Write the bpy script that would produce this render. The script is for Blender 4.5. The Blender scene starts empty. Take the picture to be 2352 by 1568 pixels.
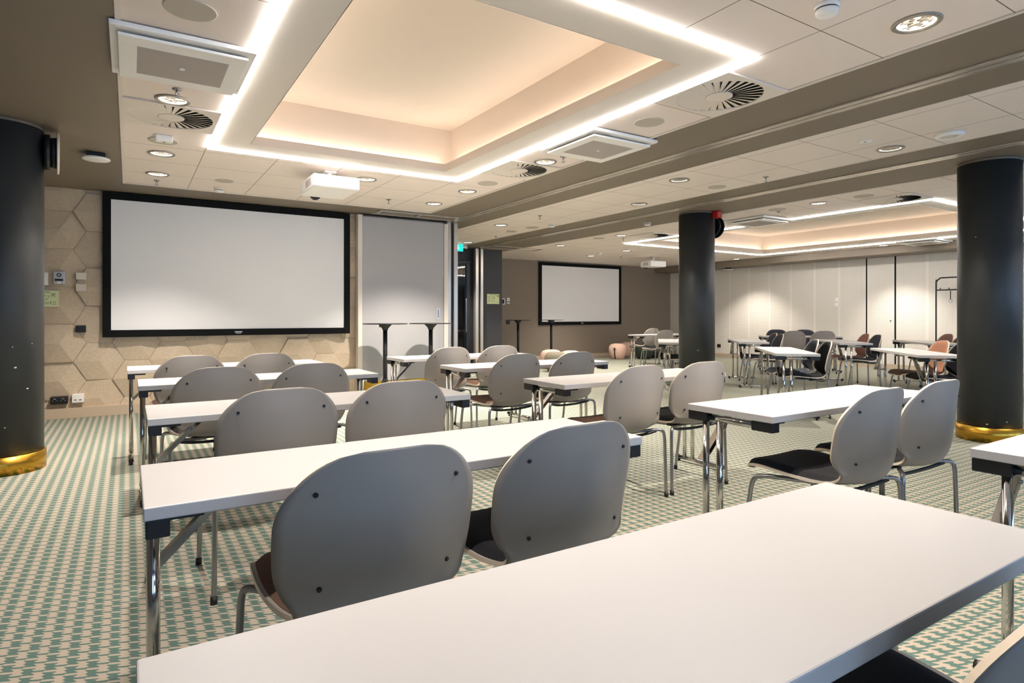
import bpy, bmesh, math, random
from mathutils import Vector, Matrix
random.seed(7)
scn = bpy.context.scene
COL = scn.collection
CEIL = 2.6

# ------------------------------------------------------------------ colour / material helpers
def lin(c):
    c = c / 255.0
    return c / 12.92 if c <= 0.04045 else ((c + 0.055) / 1.055) ** 2.4
def rgb(r, g, b): return (lin(r), lin(g), lin(b), 1.0)

def mat(name, col, rough=0.5, metal=0.0, spec=0.5, emit=None, estr=0.0, coat=0.0):
    m = bpy.data.materials.new(name); m.use_nodes = True
    b = m.node_tree.nodes['Principled BSDF']
    b.inputs['Base Color'].default_value = col
    b.inputs['Roughness'].default_value = rough
    b.inputs['Metallic'].default_value = metal
    b.inputs['Specular IOR Level'].default_value = spec
    b.inputs['Coat Weight'].default_value = coat
    if emit is not None:
        b.inputs['Emission Color'].default_value = emit
        b.inputs['Emission Strength'].default_value = estr
    return m
def nt(m):
    return m.node_tree.nodes, m.node_tree.links, m.node_tree.nodes['Principled BSDF']
def mnode(nodes, links, op, a, b=None, c=None):
    n = nodes.new('ShaderNodeMath'); n.operation = op
    for i, v in enumerate((a, b, c)):
        if v is None: continue
        if isinstance(v, (int, float)): n.inputs[i].default_value = v
        else: links.new(v, n.inputs[i])
    return n.outputs[0]
def mixcol(nodes, links, fac, ca, cb):
    n = nodes.new('ShaderNodeMix'); n.data_type = 'RGBA'
    if isinstance(fac, (int, float)): n.inputs[0].default_value = fac
    else: links.new(fac, n.inputs[0])
    for i, v in ((6, ca), (7, cb)):
        if isinstance(v, tuple): n.inputs[i].default_value = v
        else: links.new(v, n.inputs[i])
    return n.outputs[2]
def objxyz(nodes, links):
    t = nodes.new('ShaderNodeTexCoord'); s = nodes.new('ShaderNodeSeparateXYZ')
    links.new(t.outputs['Object'], s.inputs[0])
    return t.outputs['Object'], s.outputs[0], s.outputs[1], s.outputs[2]
def noise(nodes, links, vec, scale, detail=2.0):
    n = nodes.new('ShaderNodeTexNoise'); links.new(vec, n.inputs['Vector'])
    n.inputs['Scale'].default_value = scale; n.inputs['Detail'].default_value = detail
    return n.outputs[0]
def bump(nodes, links, bsdf, h, strength=0.2, dist=0.002):
    n = nodes.new('ShaderNodeBump'); n.inputs['Strength'].default_value = strength
    n.inputs['Distance'].default_value = dist
    links.new(h, n.inputs['Height']); links.new(n.outputs[0], bsdf.inputs['Normal'])
def mottled(m, scale, amt, bstr=0.0):
    """slight colour mottling (and optional bump) on top of the base colour"""
    nodes, links, b = nt(m)
    v, x, y, z = objxyz(nodes, links)
    f = noise(nodes, links, v, scale, 4)
    c = b.inputs['Base Color'].default_value
    lo = tuple(k * (1 - amt) for k in c[:3]) + (1,); hi = tuple(min(1, k * (1 + amt)) for k in c[:3]) + (1,)
    links.new(mixcol(nodes, links, f, lo, hi), b.inputs['Base Color'])
    if bstr: bump(nodes, links, b, f, bstr)
    return m

# ------------------------------------------------------------------ materials
M = {}
M['table'] = mat('white_laminate', rgb(198, 194, 191), 0.38, spec=0.4)
M['shell'] = mat('grey_shell', rgb(156, 148, 140), 0.42, spec=0.5)
M['rim'] = mat('toplit_shell_edge', rgb(240, 222, 198), 0.45)  # edge paler than the shell: light from above put into its colour
M['chrome'] = mat('chrome', rgb(205, 203, 200), 0.1, 1.0)
M['steel'] = mat('satin_steel', rgb(165, 165, 168), 0.28, 1.0)
M['black'] = mat('black_plastic', rgb(26, 26, 28), 0.45)
M['pillar'] = mottled(mat('pillar_black', rgb(50, 53, 54), 0.46, spec=0.5), 3, .2)
M['brass'] = mat('brass', rgb(206, 160, 62), 0.3, 1.0)
M['white'] = mat('white_plastic', rgb(246, 244, 240), 0.4)
M['cream'] = mat('cream_plastic', rgb(224, 214, 200), 0.45)
M['dark'] = mat('dark_void', rgb(20, 19, 18), 0.8)
M['alu'] = mat('alu_track', rgb(214, 205, 192), 0.25, 0.6)
M['brown'] = mottled(mat('taupe_soffit', rgb(128, 116, 101), 0.55), 2, .03)
M['whitetrim'] = mat('white_trim', rgb(230, 221, 210), 0.55)
M['tray'] = mat('tray_paint', rgb(226, 216, 204), 0.7)
M['taupe_wall'] = mottled(mat('taupe_wall', rgb(138, 125, 111), 0.75), 4, .03)
M['beige_base'] = mat('beige_baseboard', rgb(196, 178, 154), 0.5)
M['greypanel'] = mat('grey_partition', rgb(180, 178, 178), 0.5)
M['charcoal_wall'] = mat('charcoal_wall', rgb(52, 53, 55), 0.5)
M['darkframe'] = mat('dark_door_frame', rgb(38, 38, 40), 0.35)
M['screenframe'] = mat('black_velvet_frame', rgb(10, 10, 11), 0.7, spec=0.2)
M['screen'] = mat('projection_fabric', rgb(243, 242, 242), 0.8)
M['led'] = mat('led_diffuser', rgb(255, 255, 255), 0.5, emit=(1, 0.97, 0.95, 1), estr=8)
M['led_far'] = mat('led_diffuser_far', rgb(255, 255, 255), 0.5, emit=(1, 0.97, 0.95, 1), estr=15)
M['cove'] = mat('cove_led', rgb(255, 240, 220), 0.5, emit=(1, 0.84, 0.72, 1), estr=4.7)
M['lampglow'] = mat('lamp_glow', rgb(255, 245, 230), 0.5, emit=(1, 0.88, 0.72, 1), estr=6)
M['dimglow'] = mat('lamp_glow_dim', rgb(255, 245, 230), 0.5, emit=(1, 0.88, 0.72, 1), estr=1.2)
M['ring'] = mat('downlight_ring', rgb(168, 160, 150), 0.3, 0.6)
M['speakergrille'] = mat('speaker_grille', rgb(192, 184, 172), 0.7)
M['acgrille'] = mat('ac_grille', rgb(176, 168, 162), 0.7)
M['red'] = mat('red_plastic', rgb(190, 28, 30), 0.4)
M['green_sign'] = mat('exit_green', rgb(0, 150, 140), 0.4, emit=rgb(10, 160, 150), estr=0.7)
M['sign_white'] = mat('exit_white', rgb(240, 250, 250), 0.4, emit=rgb(235, 255, 255), estr=0.9)
M['notice'] = mat('green_paper', rgb(222, 230, 180), 0.8)
M['ink'] = mat('ink', rgb(88, 98, 60), 0.8)
M['silver'] = mat('silver_plastic', rgb(196, 198, 202), 0.35, 0.2)
M['pink'] = mottled(mat('pink_felt', rgb(222, 186, 166), 0.9), 60, .06, .1)
M['darkgreen'] = mottled(mat('dark_green_felt', rgb(48, 54, 46), 0.9), 60, .1, .1)
M['olive'] = mottled(mat('olive_felt', rgb(132, 124, 106), 0.9), 60, .06, .1)
M['screwwhite'] = mat('paint_chip', rgb(220, 218, 210), 0.6)

def fabric(name, r, g, b):
    m = mat(name, rgb(r, g, b), 0.92, spec=0.15)
    nodes, links, bs = nt(m)
    v, x, y, z = objxyz(nodes, links)
    f = noise(nodes, links, v, 420, 2)
    c = rgb(r, g, b)
    links.new(mixcol(nodes, links, f, tuple(k * .55 for k in c[:3]) + (1,), tuple(min(1, k * 1.5) for k in c[:3]) + (1,)), bs.inputs['Base Color'])
    bump(nodes, links, bs, f, .25, .001)
    bs.inputs['Sheen Weight'].default_value = 0.04
    return m
FAB = {'charcoal': fabric('charcoal_fabric', 28, 28, 31), 'brown': fabric('brown_fabric', 98, 74, 62),
       'slate': fabric('slate_fabric', 66, 68, 76), 'rose': fabric('rose_fabric', 150, 108, 98),
       'rust': fabric('rust_fabric', 176, 126, 100), 'mauve': fabric('mauve_fabric', 134, 104, 98),
       'grey': fabric('grey_fabric', 128, 120, 112)}

# glass door pane
g = bpy.data.materials.new('door_glass'); g.use_nodes = True; M['glass'] = g
_b = g.node_tree.nodes['Principled BSDF']
_b.inputs['Base Color'].default_value = (.55, .53, .5, 1); _b.inputs['Roughness'].default_value = .03
_b.inputs['Transmission Weight'].default_value = 1.0; _b.inputs['IOR'].default_value = 1.5

# carpet: woven two-tone tooth pattern
m = M['carpet'] = mat('carpet', rgb(200, 185, 160), 0.95, spec=0.1)
nodes, links, b = nt(m)
v, X, Y, Z = objxyz(nodes, links)
P_ = 0.059
wob = mnode(nodes, links, 'MULTIPLY', mnode(nodes, links, 'SUBTRACT', noise(nodes, links, v, 9, 1), .5), .08)
ux = mnode(nodes, links, 'DIVIDE', X, P_)
uy = mnode(nodes, links, 'ADD', mnode(nodes, links, 'DIVIDE', Y, P_), mnode(nodes, links, 'MULTIPLY', wob, 1.0))
fx0 = mnode(nodes, links, 'FRACT', ux)
# slanted cross threads: shift the row phase a little across a column
uys = mnode(nodes, links, 'ADD', uy, mnode(nodes, links, 'MULTIPLY', mnode(nodes, links, 'SUBTRACT', fx0, .5), .40))
fy = mnode(nodes, links, 'FRACT', uys)
# jagged column edge (teeth)
teeth = mnode(nodes, links, 'MULTIPLY', mnode(nodes, links, 'SUBTRACT', mnode(nodes, links, 'FRACT', mnode(nodes, links, 'MULTIPLY', uy, 3.0)), .5), .20)
fx = mnode(nodes, links, 'FRACT', mnode(nodes, links, 'ADD', ux, teeth))
colA = mnode(nodes, links, 'LESS_THAN', fx, .52)
gapA = mnode(nodes, links, 'GREATER_THAN', fy, .80)            # cream thread through dark column
lineB = mnode(nodes, links, 'COMPARE', fy, .40, .09)          # dark thread through cream column
notgap = mnode(nodes, links, 'SUBTRACT', 1.0, gapA)
notA = mnode(nodes, links, 'SUBTRACT', 1.0, colA)
dark = mnode(nodes, links, 'ADD', mnode(nodes, links, 'MULTIPLY', colA, notgap), mnode(nodes, links, 'MULTIPLY', notA, lineB))
fuzz = noise(nodes, links, v, 900, 2)
big = noise(nodes, links, v, 1.3, 3)
cream = mixcol(nodes, links, fuzz, rgb(156, 143, 126), rgb(200, 186, 169))
green = mixcol(nodes, links, fuzz, rgb(60, 88, 82), rgb(108, 134, 124))
cc = mixcol(nodes, links, dark, cream, green)
cc = mixcol(nodes, links, mnode(nodes, links, 'MULTIPLY', big, .18), cc, rgb(120, 118, 106))
links.new(cc, b.inputs['Base Color'])
bump(nodes, links, b, fuzz, .35, .003)

# white ceiling panels with 600 mm joints
m = M['panel'] = mat('ceiling_panel', rgb(238, 226, 217), 0.75)
nodes, links, b = nt(m)
v, X, Y, Z = objxyz(nodes, links)
def joint(c, off, w):
    f = mnode(nodes, links, 'FRACT', mnode(nodes, links, 'DIVIDE', mnode(nodes, links, 'SUBTRACT', c, off), .6))
    return mnode(nodes, links, 'LESS_THAN', mnode(nodes, links, 'ABSOLUTE', mnode(nodes, links, 'SUBTRACT', f, .5)), 0.5 - w / .6)
jx = joint(X, .56, .0028); jy = joint(Y, 1.76, .0028)
keep = mnode(nodes, links, 'MULTIPLY', jx, jy)
links.new(mixcol(nodes, links, keep, rgb(122, 112, 102), rgb(238, 226, 217)), b.inputs['Base Color'])

# perforated wall panels
m = M['perf'] = mat('perforated_panel', rgb(222, 212, 198), 0.65)
nodes, links, b = nt(m)
v, X, Y, Z = objxyz(nodes, links)
fy_ = mnode(nodes, links, 'FRACT', mnode(nodes, links, 'DIVIDE', Y, .026))
fz_ = mnode(nodes, links, 'FRACT', mnode(nodes, links, 'DIVIDE', Z, .026))
dy = mnode(nodes, links, 'POWER', mnode(nodes, links, 'SUBTRACT', fy_, .5), 2.0)
dz = mnode(nodes, links, 'POWER', mnode(nodes, links, 'SUBTRACT', fz_, .5), 2.0)
hole = mnode(nodes, links, 'LESS_THAN', mnode(nodes, links, 'ADD', dy, dz), .05)
seamf = mnode(nodes, links, 'FRACT', mnode(nodes, links, 'DIVIDE', mnode(nodes, links, 'SUBTRACT', Y, 7.26), .61))
seam = mnode(nodes, links, 'LESS_THAN', mnode(nodes, links, 'ABSOLUTE', mnode(nodes, links, 'SUBTRACT', seamf, .5)), .455)
hole = mnode(nodes, links, 'MULTIPLY', hole, seam)
links.new(mixcol(nodes, links, hole, rgb(236, 230, 220), rgb(150, 142, 132)), b.inputs['Base Color'])

# hexagon felt
m = M['hex'] = mat('hex_felt', rgb(196, 176, 150), 0.85, spec=0.2)
nodes, links, b = nt(m)
v, X, Y, Z = objxyz(nodes, links)
f1 = noise(nodes, links, v, 45, 5); f2 = noise(nodes, links, v, 1.4, 2)
c1 = mixcol(nodes, links, f1, rgb(188, 168, 142), rgb(226, 208, 184))
links.new(mixcol(nodes, links, mnode(nodes, links, 'MULTIPLY', f2, .25), c1, rgb(176, 166, 140)), b.inputs['Base Color'])
bump(nodes, links, b, f1, .2, .002)

# facetted downlight reflector
def reflector_mat(name, lit):
    m = mat(name, rgb(214, 204, 192), 0.12, 1.0)
    nodes, links, b = nt(m)
    v, X, Y, Z = objxyz(nodes, links)
    vo = nodes.new('ShaderNodeTexVoronoi'); links.new(v, vo.inputs['Vector']); vo.inputs['Scale'].default_value = 38
    bump(nodes, links, b, vo.outputs['Distance'], .9, .02)
    if lit:
        b.inputs['Emission Color'].default_value = (1, .86, .70, 1)
        sep = nodes.new('ShaderNodeSeparateColor'); links.new(vo.outputs['Color'], sep.inputs[0])
        links.new(mnode(nodes, links, 'MULTIPLY', mnode(nodes, links, 'POWER', sep.outputs[0], 4.0), 1.0), b.inputs['Emission Strength'])
    return m
M['refl_on'] = reflector_mat('reflector_lit', True); M['refl_off'] = reflector_mat('reflector_dim', False)

# ------------------------------------------------------------------ mesh helpers
class MB:
    def __init__(s): s.bm = bmesh.new(); s.mi = 0; s.smooth = False
    def face(s, vs, mi=None, smooth=None):
        try: f = s.bm.faces.new(vs)
        except ValueError: return None
        f.material_index = s.mi if mi is None else mi
        f.smooth = s.smooth if smooth is None else smooth
        return f
    def box(s, x0, x1, y0, y1, z0, z1, mi=None, bevel=0.0, mtx=None, seg=2):
        v = [s.bm.verts.new((x, y, z)) for z in (z0, z1) for y in (y0, y1) for x in (x0, x1)]
        fs = [s.face([v[i] for i in q], mi) for q in ((0, 2, 3, 1), (4, 5, 7, 6), (0, 1, 5, 4), (2, 6, 7, 3), (0, 4, 6, 2), (1, 3, 7, 5))]
        if bevel:
            es = list({e for f in fs for e in f.edges})
            r = bmesh.ops.bevel(s.bm, geom=es, offset=bevel, segments=seg, affect='EDGES', profile=.5)
            for f in r['faces']: f.material_index = s.mi if mi is None else mi
            vs = list({w for f in fs if f.is_valid for w in f.verts} | {w for f in r['faces'] for w in f.verts})
        else: vs = v
        if mtx: bmesh.ops.transform(s.bm, matrix=mtx, verts=vs)
        return s
    def tube(s, pts, r, n=10, mi=None, cap=True, radii=None):
        pts = [Vector(p) for p in pts]; rings = []
        t0 = (pts[1] - pts[0]).normalized()
        up = Vector((0, 0, 1)) if abs(t0.z) < .9 else Vector((1, 0, 0))
        nrm = t0.cross(up).normalized()
        for i, p in enumerate(pts):
            if i == 0: t = t0
            elif i == len(pts) - 1: t = (pts[i] - pts[i - 1]).normalized()
            else: t = ((pts[i] - pts[i - 1]).normalized() + (pts[i + 1] - pts[i]).normalized()).normalized()
            nrm = (nrm - t * nrm.dot(t)).normalized(); bn = t.cross(nrm)
            rr = radii[i] if radii else r
            rings.append([s.bm.verts.new(p + (nrm * math.cos(a) + bn * math.sin(a)) * rr) for a in [2 * math.pi * k / n for k in range(n)]])
        for a, b_ in zip(rings, rings[1:]):
            for k in range(n): s.face([a[k], a[(k + 1) % n], b_[(k + 1) % n], b_[k]], mi, True)
        if cap:
            s.face(list(reversed(rings[0])), mi, False); s.face(rings[-1], mi, False)
        return s
    def lathe(s, prof, cx=0, cy=0, n=32, mi=None, smooth=True, axis='z', cz=0):
        rings = []
        for r, z in prof:
            ring = []
            for k in range(n):
                a = 2 * math.pi * k / n; c, d = r * math.cos(a), r * math.sin(a)
                p = (cx + c, cy + d, cz + z) if axis == 'z' else ((cx + z, cy + c, cz + d) if axis == 'x' else (cx + c, cy + z, cz - d))
                ring.append(s.bm.verts.new(p))
            rings.append(ring)
        for a, b_ in zip(rings, rings[1:]):
            for k in range(n): s.face([a[k], a[(k + 1) % n], b_[(k + 1) % n], b_[k]], mi, smooth)
        s.face(list(reversed(rings[0])), mi, False); s.face(rings[-1], mi, False)
        return s
    def quad(s, pts, mi=None): s.face([s.bm.verts.new(p) for p in pts], mi); return s
    def prism(s, poly, axis, a0, a1, mi=None):
        """extrude a 2-D polygon along an axis; poly coordinates are the other two axes in order"""
        def P(u, v, a): return {'x': (a, u, v), 'y': (u, a, v), 'z': (u, v, a)}[axis]
        A = [s.bm.verts.new(P(u, v, a0)) for u, v in poly]; B = [s.bm.verts.new(P(u, v, a1)) for u, v in poly]
        s.face(list(reversed(A)), mi); s.face(B, mi)
        n = len(poly)
        for i in range(n): s.face([A[i], A[(i + 1) % n], B[(i + 1) % n], B[i]], mi)
        return s
    def build(s, name, mats, parent=None, recalc=True):
        if recalc: bmesh.ops.recalc_face_normals(s.bm, faces=s.bm.faces[:])
        me = bpy.data.meshes.new(name); s.bm.to_mesh(me); s.bm.free()
        for mm in (mats if isinstance(mats, (list, tuple)) else [mats]): me.materials.append(M[mm] if isinstance(mm, str) else mm)
        o = bpy.data.objects.new(name, me); COL.objects.link(o)
        if parent: o.parent = parent
        return o
def tag(o, label, cat, group=None):
    o['label'] = label; o['category'] = cat
    if group: o['group'] = group
    return o
def thing(name, label, cat, loc=(0, 0, 0), rz=0.0, group=None):
    o = bpy.data.objects.new(name, None); COL.objects.link(o); o.empty_display_size = .1
    o.location = loc; o.rotation_euler = (0, 0, rz)
    return tag(o, label, cat, group)
def struct(o): o['kind'] = 'structure'; return o
def kids(o): return [c for c in bpy.data.objects if c.parent == o]
def copy_tree(o, parent=None):
    c = o.copy(); COL.objects.link(c); c.parent = parent
    for ch in kids(o): copy_tree(ch, c)
    return c
def dup(o, label, loc, rz=0.0, group=None):
    c = copy_tree(o); c.location = loc; c.rotation_euler = (0, 0, rz); c['label'] = label
    if group: c['group'] = group
    return c
class Proto:
    """first use places the original, later uses place copies"""
    def __init__(s, o): s.o = o; s.used = False
    def place(s, label, loc, rz=0.0, group=None):
        if not s.used:
            s.used = True; o = s.o; o.location = loc; o.rotation_euler = (0, 0, rz); o['label'] = label
            if group: o['group'] = group
            return o
        return dup(s.o, label, loc, rz, group)

# ------------------------------------------------------------------ room shell
XL, XR, YR, YF2 = -2.6, 14.0, -3.2, 13.1       # left wall, right wall, rear (window) wall, far wall
YW = 8.52                                       # hexagon wall
f = MB().box(XL - .2, XR + .2, YR - .2, YF2 + .2, -.1, 0).build('floor', 'carpet'); struct(f)

LED1 = (.58, 2.96, 2.15, 5.78); LED2 = (8.38, 12.72, 3.56, 9.03); INS = .28
def opening(L): return (L[0] + INS, L[1] - INS, L[2] + INS, L[3] - INS)
O1, O2 = opening(LED1), opening(LED2)
def ring_rects(x0, x1, y0, y1, h):
    a, b_, c, d = h
    return [(x0, a, y0, y1), (b_, x1, y0, y1), (a, b_, y0, c), (a, b_, d, y1)]
mb = MB()
def slab(x0, x1, y0, y1, mi): mb.box(x0, x1, y0, y1, CEIL, CEIL + .06, mi)
for r in ring_rects(-.05, 3.58, YR, 7.82, LED1): slab(*r, 0)
for L_, O_ in ((LED1, O1), (LED2, O2)):
    for r in ring_rects(*L_, O_): slab(*r, 2)
slab(4.63, 5.81, YR, 11.6, 0)
for r in ring_rects(7.12, XR, YR, YF2, LED2): slab(*r, 0)
slab(XL, -.05, YR, YW + .1, 1); slab(-.05, 3.58, 7.82, YW + .1, 1)
slab(3.58, 4.63, YR, 11.6, 1); slab(5.81, 7.12, YR, 11.6, 1)
mb.box(XL - .2, XR + .2, YR - .2, YF2 + .2, 3.3, 3.4, 1)                 # slab above, closes the void
struct(mb.build('ceiling', ['panel', 'brown', 'whitetrim']))

def tray(name, O, h, c=.13, lip=.075):
    a, b_, cc_, d = O; mb = MB(); a += .004; b_ -= .004; cc_ += .004; d -= .004; O = (a, b_, cc_, d)
    z0, z1, z2 = CEIL, CEIL + lip, CEIL + h
    def ring(q, z): return [mb.bm.verts.new(p) for p in ((q[0], q[2], z), (q[1], q[2], z), (q[1], q[3], z), (q[0], q[3], z))]
    big = (a - c, b_ + c, cc_ - c, d + c); th = .018
    out = (a - th, b_ + th, cc_ - th, d + th)
    rs = [ring(O, z0 - .001), ring(O, z1), ring(out, z1), ring(out, CEIL + .063), ring(big, CEIL + .063), ring(big, z2)]
    for p, q in zip(rs, rs[1:]):
        for k in range(4): mb.face([p[k], p[(k + 1) % 4], q[(k + 1) % 4], q[k]])
    mb.face(rs[-1])
    o = mb.build(name, 'tray', recalc=False); struct(o)
    e = []
    r = c * .55
    for i, (x0, x1, y0, y1) in enumerate([(a - r - .01, a - r + .01, cc_, d), (b_ + r - .01, b_ + r + .01, cc_, d), (a, b_, cc_ - r - .01, cc_ - r + .01), (a, b_, d + r - .01, d + r + .01)]):
        e.append((x0, x1, y0, y1))
    t = thing('cove_strip_light', '', 'light')
    for x0, x1, y0, y1 in e:
        MB().box(x0, x1, y0, y1, CEIL + .064, CEIL + .072).build('cove_strip', 'cove', t)
    return t
t = tray('trim_1', O1, .46); t['label'] = 'warm concealed cove lighting behind the lip of the large near ceiling tray'
t = tray('trim_2', O2, .40); t['label'] = 'warm concealed cove lighting behind the lip of the far room ceiling tray'

def led_loop(L, label, lm='led'):
    a, b_, c, d = L; w = .014; z0, z1 = CEIL - .014, CEIL - .0005
    t = thing('linear_ceiling_light', label, 'light', ((a + b_) / 2, (c + d) / 2, CEIL))
    for x0, x1, y0, y1 in ((a - w, a + w, c - w, d + w), (b_ - w, b_ + w, c - w, d + w), (a + w, b_ - w, c - w, c + w), (a + w, b_ - w, d - w, d + w)):
        o = MB().box(x0, x1, y0, y1, z0, z1).build('light_bar', lm, t)
        o.location = (-(a + b_) / 2, -(c + d) / 2, -CEIL)
led_loop(LED1, 'bright white rectangular light line around the near ceiling tray')
led_loop(LED2, 'white rectangular light line around the far room ceiling tray', 'led_far')

# thin white edging of the white ceiling fields
mb = MB()
for x0, x1, y0, y1 in ((-.06, -.035, YR, 7.83), (-.035, 3.57, 7.81, 7.83), (3.568, 3.588, YR, 7.83)):
    mb.box(x0, x1, y0, y1, CEIL - .006, CEIL - .0005)
for x in (4.63, 5.81): mb.box(x - .006, x + .006, YR, 11.49, CEIL - .004, CEIL - .0005)
mb.box(7.112, 7.124, YR, 11.49, CEIL - .004, CEIL - .0005)
struct(mb.build('trim_3', 'whitetrim'))

# dropped bulkhead along the right wall
struct(MB().box(13.33, XR, YR, YF2, 2.44, CEIL - .0005).build('trim_4', 'brown'))

# walls
struct(MB().box(XL - .2, XL, YR, YF2, 0, 3.3).build('wall_left', 'taupe_wall'))
# hexagon wall
mb = MB()
mb.box(XL, 4.3, YW, 11.6, 0, 3.3, 1)
S = .2465; H6 = S * math.sqrt(3)
hb = MB()
for ci in range(-5, 14):
    cx = -.662 + ci * 1.5 * S
    for ri in range(-6, 3):
        cz = 2.125 + ri * H6 + (H6 / 2 if ci % 2 else 0)
        base = random.choice((.012, .012, .012, .028, .042)); g_ = .0015
        tilt = random.uniform(-.02, .02), random.uniform(-.02, .02)
        ph = random.choice((0, 2.1, 4.2)); hs = [base + .012 * (k % 2) + .008 * math.cos(math.pi * k / 3 + ph) for k in range(6)]
        ctr = base + random.choice((.030, .044, .044))
        ring0, ring1 = [], []
        for k in range(6):
            a = math.pi / 3 * k; px, pz = cx + (S - g_) * math.cos(a), cz + (S - g_) * math.sin(a)
            ring0.append(hb.bm.verts.new((px, YW - .001, pz))); ring1.append(hb.bm.verts.new((px, YW - max(.008, hs[k]), pz)))
        cv = hb.bm.verts.new((cx, YW - ctr, cz))
        for k in range(6):
            hb.face([ring0[k], ring0[(k + 1) % 6], ring1[(k + 1) % 6], ring1[k]]); hb.face([ring1[k], ring1[(k + 1) % 6], cv])
for co, no in (((0, 0, .115), (0, 0, -1)), ((4.24, 0, 0), (1, 0, 0)), ((0, 0, CEIL - .002), (0, 0, 1)), ((XL, 0, 0), (-1, 0, 0))):
    gm = hb.bm.verts[:] + hb.bm.edges[:] + hb.bm.faces[:]
    bmesh.ops.bisect_plane(hb.bm, geom=gm, plane_co=co, plane_no=no, clear_outer=True)
wf = mb.build('wall_front', ['hex', 'brown']); struct(wf)
hx = hb.build('hexagon_cladding', 'hex', wf)
struct(MB().box(XL, 2.74, YW - .075, YW - .001, 0, .115, bevel=.002).build('baseboard_front', 'beige_base'))

# alcove wall with glass door, charcoal return wall
DX0, DX1, DZ = 5.40, 6.17, 2.32
mb = MB()
mb.box(4.3, DX0, 11.5, 11.7, 0, 3.3); mb.box(DX1, 7.0, 11.5, 11.7, 0, 3.3); mb.box(DX0, DX1, 11.5, 11.7, DZ, 3.3)
mb.box(7.0 - .2, 7.0, 11.7, YF2, 0, 3.3)
struct(mb.build('wall_alcove', 'charcoal_wall'))
mb = MB(); mb.box(4.3, 6.8, 13.0, 13.2, 0, 3.3)
struct(mb.build('wall_corridor', 'taupe_wall'))
d1 = MB()
for x0, x1, z0, z1 in ((DX0, DX0 + .07, 0, DZ), (DX1 - .09, DX1, 0, DZ), (DX0 + .07, DX1 - .09, DZ - .07, DZ), (DX0 + .07, DX1 - .09, 0, .1)):
    d1.box(x0, x1, 11.44, 11.52, z0, z1, bevel=.004)
d1 = d1.build('door_1', 'darkframe'); struct(d1)
MB().box(DX0 + .065, DX1 - .085, 11.475, 11.485, .095, DZ - .065).build('door_pane', 'glass', d1)
MB().tube([(DX1 - .13, 11.40, .8), (DX1 - .13, 11.38, .82), (DX1 - .13, 11.38, 1.5), (DX1 - .13, 11.40, 1.52)], .012).build('door_handle', 'steel', d1)
MB().box(DX0 + .25, DX1 - .02, 11.40, 11.44, DZ - .06, DZ - .01, bevel=.004).build('door_closer', 'darkframe', d1)

struct(MB().box(7.0, XR + .2, YF2, YF2 + .2, 0, 3.3).build('wall_far', 'taupe_wall'))
struct(MB().box(7.0, XR, YF2 - .015, YF2, 0, .1).build('baseboard_far', 'beige_base'))
struct(MB().box(XR, XR + .2, YR, YF2, 0, 3.3).build('wall_right', 'perf'))
struct(MB().box(XR - .015, XR, YR, YF2 - .015, 0, .1).build('baseboard_right', 'beige_base'))
# flush door in the perforated wall: dark joints with a panel between
d2 = MB().box(XR - .012, XR - .0005, 6.67, 7.235, .102, 2.438).build('door_2', 'perf'); struct(d2)
MB().box(XR - .006, XR - .0005, 6.635, 6.668, .102, 2.438).build('door_joint', 'dark', d2)
MB().box(XR - .006, XR - .0005, 7.237, 7.27, .102, 2.438).build('door_joint', 'dark', d2)
MB().lathe([(.014, 0), (.014, -.012)], cx=XR - .012, cy=6.74, cz=1.04, axis='x', n=16).build('keyhole', 'black', d2)

# rear wall (behind the camera) with windows to daylight
mb = MB(); WIN = [(-2.0, -.2), (.6, 2.6), (3.4, 5.4), (6.2, 8.2), (9.0, 11.0), (11.6, 13.4)]; WZ0, WZ1 = .75, 2.3
xs = [XL - .2] + [k for w in WIN for k in w] + [XR + .2]
for i in range(0, len(xs), 2): mb.box(xs[i], xs[i + 1], YR - .2, YR, 0, 3.3)
for x0, x1 in WIN: mb.box(x0, x1, YR - .2, YR, 0, WZ0); mb.box(x0, x1, YR - .2, YR, WZ1, 3.3)
struct(mb.build('wall_rear', 'taupe_wall'))
for i, (x0, x1) in enumerate(WIN):
    mb = MB()
    for a, b_, c, d in ((x0, x0 + .06, WZ0, WZ1), (x1 - .06, x1, WZ0, WZ1), (x0 + .06, x1 - .06, WZ0, WZ0 + .06), (x0 + .06, x1 - .06, WZ1 - .06, WZ1), ((x0 + x1) / 2 - .03, (x0 + x1) / 2 + .03, WZ0 + .06, WZ1 - .06)):
        mb.box(a, b_, YR - .15, YR - .08, c, d)
    struct(mb.build('window_%d' % (i + 1), 'darkframe'))
    L = bpy.data.lights.new('window_portal', 'AREA'); L.shape = 'RECTANGLE'; L.size = x1 - x0; L.size_y = WZ1 - WZ0
    L.cycles.is_portal = True
    lo = bpy.data.objects.new('window_portal', L); COL.objects.link(lo)
    lo.location = ((x0 + x1) / 2, YR - .05, (WZ0 + WZ1) / 2); lo.rotation_euler = (math.radians(90), 0, 0)

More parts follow.
